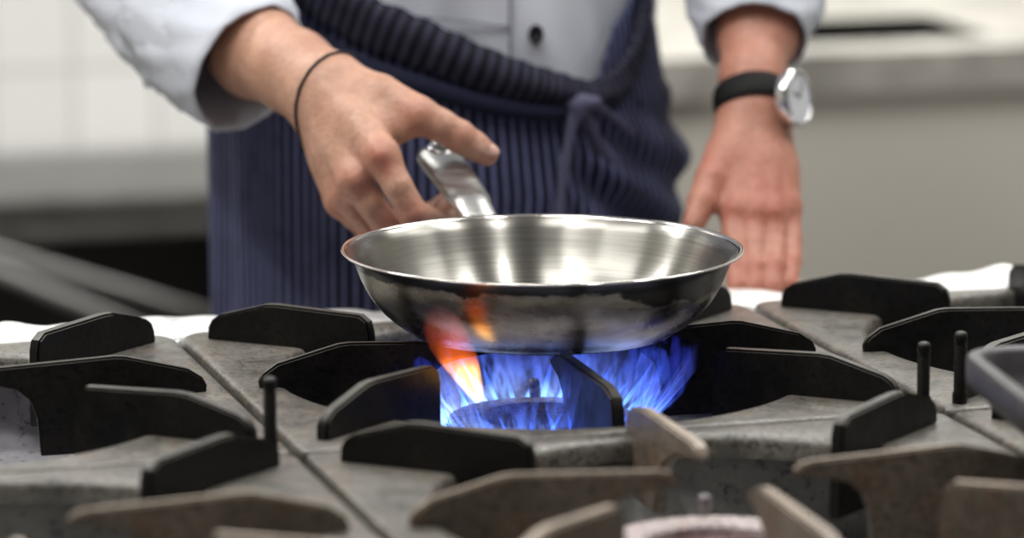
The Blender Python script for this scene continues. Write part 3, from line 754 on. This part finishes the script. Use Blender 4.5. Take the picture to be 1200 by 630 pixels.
# ------------------------------------------------------------------ watch
fS2 = hand_sdf(arm2, pal2, th2, web2, fin2, .0065)
wt2 = A(arm2[3])-A(arm2[2]); wt2 /= np.linalg.norm(wt2); s2 = np.cross(wt2, FW); s2 /= np.linalg.norm(s2); u2 = np.cross(wt2, s2)
wc2 = at(880, 119, 2.840)
watch = thing('wristwatch', 'silver round wristwatch on black strap, worn on the wrist of the resting hand', 'watch', wc2)
sp = hug(wc2, s2, u2, fS2, .002)
vs, fs = ring_tube(sp, .0022, 12, r2=.0100); pyobj('strap', [np.array(v)-wc2 for v in vs], fs, M['strap'], watch)
cdir = RT*.86-FW*.52+np.array([0, 0, .05]); cdir /= np.linalg.norm(cdir)
cax = cdir; rr = np.linspace(.01, .07, 200); dd = fS2(wc2+cax[None]*rr[:, None]); c0 = cax*(rr[np.argmax(dd > 0)]+.003)
e1_ = np.cross(cax, (0, 0, 1)); e1_ /= np.linalg.norm(e1_); e2_ = np.cross(e1_, cax)
def disc(prof, m, name, N=48):
    rings = [[c0+cax*z+(e1_*math.cos(a)+e2_*math.sin(a))*r for a in np.linspace(0, 2*math.pi, N+1)[:-1]] for r, z in prof]
    vs, fs = loft(rings, True, False); return pyobj(name, vs, fs, m, watch)
disc([(0, -.001), (.0195, -.001), (.0215, .002), (.0215, .008), (.0200, .0105), (.0182, .0108), (.0178, .0095)], M['chrome'], 'case')
disc([(0, .0092), (.0180, .0092)], simple('watch_dial', (.72, .74, .80), .25), 'dial')
for ang, L in ((.6, .010), (2.2, .014)):
    d_ = e1_*math.cos(ang)+e2_*math.sin(ang); n2_ = np.cross(cax, d_)
    q = [c0+cax*.0098+n2_*.0006, c0+cax*.0098-n2_*.0006, c0+cax*.0098+d_*L-n2_*.0004, c0+cax*.0098+d_*L+n2_*.0004]
    o = pyobj('watch_hand', q, [(0, 1, 2, 3)], M['button'], watch); o.modifiers.new('s', 'SOLIDIFY').thickness = .0003
crn = [c0+cax*.005+e2_*0+(-FW*.0)+e1_*0+cax*0 for _ in range(1)]
vs, fs = tube([c0+cax*.005-e1_*.021, c0+cax*.005-e1_*.0255], .0026, 12, up=(0, 0, 1)); pyobj('crown_knob', vs, fs, M['chrome'], watch)

# ------------------------------------------------------------------ clothes
def fold(a, b, seed): 
    return .5*math.sin(3.1*a+1.7*b+seed)+.3*math.sin(6.3*a-2.9*b+2*seed)+.2*math.sin(11*a+5*b+3*seed)
def sleeve(keys, cuffdir, name, openr, seed, lip=.004, N=64):
    """keys: (px,py,depth,radius across, radius deep)"""
    pts = catmull([at(*k[:3]) for k in keys], 8); n_ = len(pts)
    ra = np.interp(np.linspace(0, len(keys)-1, n_), range(len(keys)), [k[3] for k in keys])
    rb = np.interp(np.linspace(0, len(keys)-1, n_), range(len(keys)), [k[4] for k in keys])
    rings = []
    for i, p in enumerate(pts):
        t = pts[min(i+1, n_-1)]-pts[max(i-1, 0)]; t /= np.linalg.norm(t)
        w_ = min(1, max(0, (i-(n_-9))/8)); t = t*(1-w_)+cuffdir*w_; t /= np.linalg.norm(t)
        s = np.cross(t, FW); s /= np.linalg.norm(s); u = np.cross(s, t); r_ = []
        for k in range(N):
            a = 2*math.pi*k/N; q = (1-.75*w_)
            dsp = q*(.0052*fold(2*a, i*.38, seed)+.0024*fold(3*a+1, i*.8, seed+2)); r_.append(p+s*(ra[i]+dsp)*math.cos(a)+u*(rb[i]+dsp)*math.sin(a))
        rings.append(r_)
    # rolled lip, then inside wall going back
    last = rings[-1]; c = pts[-1]; t = cuffdir
    inn = [[c+(np.array(v)-c)*.965+t*.0012 for v in last], [c+(np.array(v)-c)*.93-t*.002 for v in last], [c+(np.array(v)-c)*.88-t*.045 for v in last], [c+(np.array(v)-c)*.80-t*.10 for v in last]]
    vs, fs = loft(rings+inn, True, False); o = ponb(name, vs, fs, M['jacket']); return o, rings, c
cd1 = (at(420, 150, 2.70)-at(300, 66, 2.765)); cd1 /= np.linalg.norm(cd1)
cd1b = cd1*1.0
lowc = at(232, 143, 2.765)
# cuff plane: tilted so that its opening faces the hand and a little up
so1, r1, c1 = sleeve([(330, -560, 3.05, .085, .085), (215, -330, 3.01, .082, .082), (175, -120, 2.93, .076, .074), (215, -20, 2.86, .068, .064), (256, 40, 2.80, .058, .056), (292, 80, 2.762, .0500, .050)], cd1, 'sleeve', .05, 1.3)
cd2 = at(884, 130, 2.84)-at(885, 20, 2.89); cd2 /= np.linalg.norm(cd2)
so2, r2, c2 = sleeve([(745, -560, 3.07, .085, .085), (860, -350, 3.05, .080, .080), (905, -190, 3.01, .070, .070), (890, -60, 2.95, .060, .058), (884, 0, 2.905, .050, .049), (884, 46, 2.878, .0395, .044)], cd2, 'sleeve', .05, 4.1)
# jacket torso
def torso_ring(z, a, b, yb, N=160, seed=0, amp=.0045):
    c = ground(hipc, 0, z)+fd*(-yb); out = []
    for k in range(N):
        t = 2*math.pi*k/N; dsp = amp*fold(t*1.6, z*13+t, seed)+amp*.4*math.sin(t*6+z*31)
        out.append(c+RT*(a+dsp)*math.sin(t)*(1.0)+fd*(b+dsp)*math.cos(t))
    return out
zz = np.linspace(.02, .50, 60); rings = []
for z_ in zz:
    a = np.interp(z_, [.02, .12, .2, .35, .45, .50], [.162, .158, .160, .185, .190, .165]); b_ = np.interp(z_, [.02, .2, .35, .5], [.135, .128, .138, .11])
    rings.append(torso_ring(z_, a, b_, 0, seed=2))
rings.append(torso_ring(.555, .085, .08, 0)); rings.append(torso_ring(.60, .07, .07, 0, amp=.001))
vs, fs = loft(rings, True, False); ponb('jacket', vs, fs, M['jacket'])
def on_torso(px, py, off=.004, ww=.159, dd_=.130):
    """point on the jacket front along the pixel ray"""
    r = ray(px, py); lo_, hi_ = 2.6, 3.1
    for _ in range(60):
        m_ = (lo_+hi_)/2; P = CAM+r*m_; q = P-ground(hipc, 0, P[2]); v_ = (q@RT/ww)**2+(q@fd/dd_)**2-1
        if v_ > 0 and q@fd > 0: lo_ = m_
        else: hi_ = m_
    return CAM+r*lo_-FW*off
pts = catmull([on_torso(598, -60), on_torso(598, 0), on_torso(598, 35), on_torso(599, 90)], 6)
vs, fs = tube(pts, (.0012), 8, up=fd); ponb('placket_seam', vs, fs, M['seam'])
pts = catmull([on_torso(480, 18), on_torso(540, 24), on_torso(596, 32)], 6)
vs, fs = tube(pts, (.0010), 8, up=(0, 0, 1)); ponb('front_seam', vs, fs, M['seam'])
bp = on_torso(628, 41, .008); s_ = RT; rings = [[bp+(-FW)*z+(RT*math.cos(a)*.78*r+UP*math.sin(a)*r) for a in np.linspace(0, 2*math.pi, 33)[:-1]] for r, z in ((.0001, -.004), (.0066, -.004), (.0072, -.001), (.0066, .002), (.005, .0022), (.0045, .0012), (.0001, .0012))]
vs, fs = loft(rings, True, False); ponb('button', vs, fs, M['button'])
# trousers and shoes
for nm, a_, b_, c_ in (('trouser_leg', hipR, kneeR, ankR), ('trouser_leg', hipL, kneeL, ankL)):
    pts = catmull([a_+[0, 0, .04], a_+[0, 0, -.05], b_, c_+[0, 0, 0]], 6)
    vs, fs = tube(pts, list(np.linspace(.080, .068, len(pts))), 28, up=fd); ponb(nm, vs, fs, M['trouser'])
    sh = [c_+fd*-.06+[0, 0, -.05], c_+fd*-.02+[0, 0, -.035], c_+fd*.06+[0, 0, -.04], c_+fd*.13+[0, 0, -.05], c_+fd*.185+[0, 0, -.062]]
    vs, fs = tube(catmull(sh, 4), [(w1, h1) for w1, h1 in zip(np.interp(np.linspace(0, 1, 17), [0, .1, .6, .9, 1], [.02, .038, .05, .045, .015]), np.interp(np.linspace(0, 1, 17), [0, .3, .8, 1], [.028, .044, .030, .012]))], 20, up=(0, 0, 1)); ponb('shoe', vs, fs, M['shoe'])
# hair cap
rings = []
for k in range(14):
    ph_ = math.radians(-10+100*k/13); rings.append([headc+np.array([0, 0, .03])+fd*-.008+(RT*math.cos(a)*.086+fd*math.sin(a)*.098)*math.cos(ph_)+np.array([0, 0, .112*math.sin(ph_)+.02*max(0, math.sin(a))*math.cos(ph_)]) for a in np.linspace(0, 2*math.pi, 41)[:-1]])
vs, fs = loft(rings, True, False); ponb('hair', vs, fs, M['hair'])

# apron: wrapped sheet
def topz(phi):   # top edge follows the dipping waistband
    px = 520+290*math.sin(phi); return px
AW, AD = .172, .150
def apron_pt(u, v):
    phi = math.radians(-112+224*u); 
    sn = math.sin(phi)
    px_ = 540+285*sn
    ztop = np.interp(px_, [240, 345, 400, 470, 560, 640, 690, 735, 765, 820], [.255, .205, .180, .158, .136, .120, .112, .125, .165, .20])
    z = ztop+(-.50-ztop)*v
    c = ground(hipc, .0, z); aw = AW+.012*v**.7; ad = AD+.010*v
    if sn > 0: aw = AW-.016+.03*np.interp(z, [-.3, -.02, .045, .12, .2], [.3, .55, 1.0, .35, .0])
    if sn < 0: aw = AW+.004
    k1 = math.sin(u*46+1.3*math.sin(v*7)+1)*.5+math.sin(u*83+2*v)*.25+math.sin(u*27-3*v)*.4
    amp = .0042*min(1, .25+v*3.2)*(1.0 if sn < .1 else .7)
    dsp = amp*k1
    # folds fanning out of the knot towards lower right
    if px_ > 660:
        tx = (px_-680)/110; zz_ = (.105-z)/.12
        if 0 < zz_ < 2.2: dsp += .0060*math.sin((zz_-tx*.55)*15)*math.exp(-((zz_-.6)/.7)**2)*min(1, max(0, tx*3))
    return c+RT*(aw+dsp)*sn+fd*(ad+dsp)*math.cos(phi)
def apply_po(f): return lambda u, v: f(u, v)-PO
o = uvgrid('apron', apply_po(apron_pt), 420, 110, M['apron'], person); o.modifiers.new('s', 'SOLIDIFY').thickness = .0012
# rolled waistband
def on_apron(px, py, off=0.0): return on_torso(px, py, off, AW-.004, AD+.002)
bandk = [(250, -110, .036), (300, -62, .037), (350, -24, .037), (400, 8, .037), (460, 38, .037), (530, 68, .034), (600, 91, .030), (650, 104, .024), (688, 109, .019), (722, 98, .022), (742, 70, .020), (752, 30, .013), (760, -20, .012), (765, -70, .012)]
bpnt = catmull([on_apron(x, y, .004) for x, y, r in bandk], 8); n_ = len(bpnt)
rad = np.interp(np.linspace(0, len(bandk)-1, n_), range(len(bandk)), [k[2] for k in bandk])
NB = 24; frames = []
for i, p in enumerate(bpnt):
    t = bpnt[min(i+1, n_-1)]-bpnt[max(i-1, 0)]; t /= np.linalg.norm(t); q = p-ground(hipc, 0, p[2]); q /= np.linalg.norm(q)
    o_ = q-t*(q@t); o_ /= np.linalg.norm(o_); s = np.cross(t, o_); frames.append((p, o_, s, rad[i]/2))
def band_pt(u, v):
    q = u*(n_-1); i = min(int(q), n_-2); f_ = q-i
    p = frames[i][0]*(1-f_)+frames[i+1][0]*f_; o_ = frames[i][1]; s = frames[i][2]; r = frames[i][3]*(1-f_)+frames[i+1][3]*f_
    a = 2*math.pi*v; w1 = 1+.05*math.sin(u*150+2*math.sin(a))+.06*math.sin(u*31+a)
    th_ = .0075+.0022*math.sin(2*a+.6+u*9)
    return p+s*r*math.cos(a)*w1*1.0+o_*th_*math.sin(a)*w1
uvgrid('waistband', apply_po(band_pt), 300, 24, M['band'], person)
# lower fold line of the rolled top
lowk = [(340, 25), (380, 52), (430, 78), (500, 102), (570, 122), (640, 132), (676, 126)]
vs, fs = tube(catmull([on_apron(x, y, .004) for x, y in lowk], 8), [(.0075, .006)]*49, 14, up=fd); o = ponb('waist_fold', vs, fs, M['apron'])
# knot and tails
kp = on_apron(678, 124, .012)
kv, kf = surface_net(lambda P: smin(smin(sd_ell(P, kp, np.array([.009, .007, .008])), sd_seg(P, kp+RT*-.010+UP*.003, kp+RT*.012+UP*.002, .004, .005), .004), sd_seg(P, kp+UP*.006, kp-UP*.008, .004, .0045), .004), kp-.03, kp+.03, .0018)
ponb('apron_knot', kv, kf.tolist(), M['tie'])
def ribbon(name, keys, wq):
    pts = catmull([on_apron(x, y, o_) for x, y, o_ in keys], 8)
    vs, fs = tube(pts, [(wq*(1+.15*math.sin(i*.5)), .0016) for i in range(len(pts))], 12, up=fd); return ponb(name, vs, fs, M['tie'])
ribbon('apron_tie', [(674, 130, .014), (668, 158, .012), (661, 195, .010), (657, 235, .009), (655, 275, .009)], .0040)
ribbon('apron_tie', [(682, 130, .014), (694, 155, .013), (706, 180, .012), (716, 205, .011), (722, 228, .010)], .0046)
ribbon('apron_tie', [(690, 122, .012), (712, 135, .010), (738, 160, .009), (762, 192, .006), (778, 215, .002)], .0040)

# ------------------------------------------------------------------ background benches
# right bench (white-bright stainless) with sink
byf = 1.615; bx0, bx1 = .62, 2.6
bench = thing('steel_workbench', 'pale stainless steel workbench with a sink, blurred behind the resting hand', 'workbench', (1.4, byf, FLOOR))
def wbox(p, n, x0, x1, y0, y1, z0, z1, m, bev=.003):
    return box(n, x0-p.location.x, x1-p.location.x, y0-p.location.y, y1-p.location.y, z0-FLOOR, z1-FLOOR, m, p, bev)
sx0, sx1, sy0, sy1 = .93, 1.16, 1.70, 1.90
bm = bmesh.new()
for (a, b_, c, d_) in ((bx0, sx0, byf, YB-.02), (sx1, bx1, byf, YB-.02), (sx0, sx1, byf, sy0), (sx0, sx1, sy1, YB-.02)):
    box_bm(bm, a-1.4, b_-1.4, c-byf, d_-byf, .9-.043, .9)
obj('worktop', bm, M['counter'], bench, False)
bm = bmesh.new()
for (a, b_, c, d_) in ((sx0-.004, sx0, sy0, sy1), (sx1, sx1+.004, sy0, sy1), (sx0, sx1, sy0-.004, sy0), (sx0, sx1, sy1, sy1+.004)): box_bm(bm, a-1.4, b_-1.4, c-byf, d_-byf, .9-.20, .9-.002)
box_bm(bm, sx0-1.4, sx1-1.4, sy0-byf, sy1-byf, .9-.20, .9-.196); obj('sink_bowl', bm, M['steel_dark'], bench, False)
wbox(bench, 'front_panel', bx0+.01, bx1-.01, byf+.02, byf+.04, FLOOR+.10, -.043, M['panel'])
wbox(bench, 'side_panel', bx0+.01, bx0+.03, byf+.04, YB-.03, FLOOR+.10, -.043, M['panel'])
wbox(bench, 'side_panel', bx1-.03, bx1-.01, byf+.04, YB-.03, FLOOR+.10, -.043, M['panel'])
for lx in (bx0+.05, bx1-.05):
    for ly in (byf+.06, YB-.10): wbox(bench, 'leg', lx-.02, lx+.02, ly-.02, ly+.02, FLOOR, FLOOR+.11, M['steel_dull'])
wbox(bench, 'splashback', bx0, bx1, YB-.018, YB-.003, -.043, .30, M['counter'])
# left low appliance: top, front fascia, open dark space with bars
ax0, ax1 = -1.4, .56; ay = 2.14
cab = thing('low_steel_counter', 'low grey steel counter with dark open shelf below, against the white tiled wall at left', 'counter', (-.4, ay, FLOOR))
wbox(cab, 'worktop', ax0, ax1, ay, YB-.02, -.222, -.2, M['cab'], .006)
wbox(cab, 'front_rail', ax0, ax1, ay+.005, ay+.03, -.232, -.222, M['steel_dark'], .002)
wbox(cab, 'lower_rail', ax0, ax1, ay-.01, ay+.03, -.246, -.233, M['cab'], .003)
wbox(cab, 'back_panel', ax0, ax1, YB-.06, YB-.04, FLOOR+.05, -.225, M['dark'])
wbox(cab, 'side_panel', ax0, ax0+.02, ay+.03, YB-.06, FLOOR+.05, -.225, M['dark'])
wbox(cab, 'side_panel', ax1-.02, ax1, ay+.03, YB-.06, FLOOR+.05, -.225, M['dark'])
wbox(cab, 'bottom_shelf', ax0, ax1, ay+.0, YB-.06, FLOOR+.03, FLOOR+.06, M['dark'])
for lx in (ax0+.03, ax1-.03):
    for ly in (ay+.05, YB-.10): wbox(cab, 'leg', lx-.02, lx+.02, ly-.02, ly+.02, FLOOR, FLOOR+.04, M['dark'])
def on_y(x, y, Y):
    r = ray(x, y); return CAM+r*((Y-CAM[1])/r[1])
for p0, p1, Y in (((13, 300), (248, 371), 2.128), ((0, 318), (120, 368), 2.112)):
    a_, b_ = on_y(*p0, Y), on_y(*p1, Y); d_ = (b_-a_)/(b_-a_)[0]
    s0 = a_+d_*((-.240-a_[2])/d_[2]); s1 = a_+d_*((ax1-.018)-a_[0])
    c = np.array(cab.location); vs, fs = tube([s0-c, (s0+s1)/2-c, s1-c], [(.006, .0085)]*3, 16, up=(0, 0, 1))
    pyobj('brace_bar', vs, fs, M['rail'], cab)

# housings for the added, unseen ceiling lamps
for x, y, a, b_, lp in LAMPS:
    a += .04; b_ += .04
    bm = bmesh.new(); box_bm(bm, x-a/2, x+a/2, y-b_/2, y+b_/2, CEIL-.022, CEIL, .003)
    o = obj('trim_%d' % (LAMPS.index((x, y, round(a-.04, 3), round(b_-.04, 3), lp))+1), bm, M['ceiling'], None, True, 40); struct(o)

# ------------------------------------------------------------------ pieces of parts
def under(parent, *names):
    top = parent.parent
    for ch in [c for c in top.children if c is not parent and c.name.split('.')[0] in names]: ch.parent = parent
def part(root, n): return next(c for c in root.children if c.name.split('.')[0] == n)
under(part(pan, 'handle'), 'hanging_ring', 'hanging_hole')
under(part(watch, 'case'), 'dial', 'watch_hand', 'crown_knob')
under(part(person, 'jacket'), 'button', 'placket_seam', 'front_seam')
under(part(person, 'apron'), 'waistband', 'waist_fold', 'apron_knot', 'apron_tie')
under(part(person, 'body'), 'nail', 'hair')
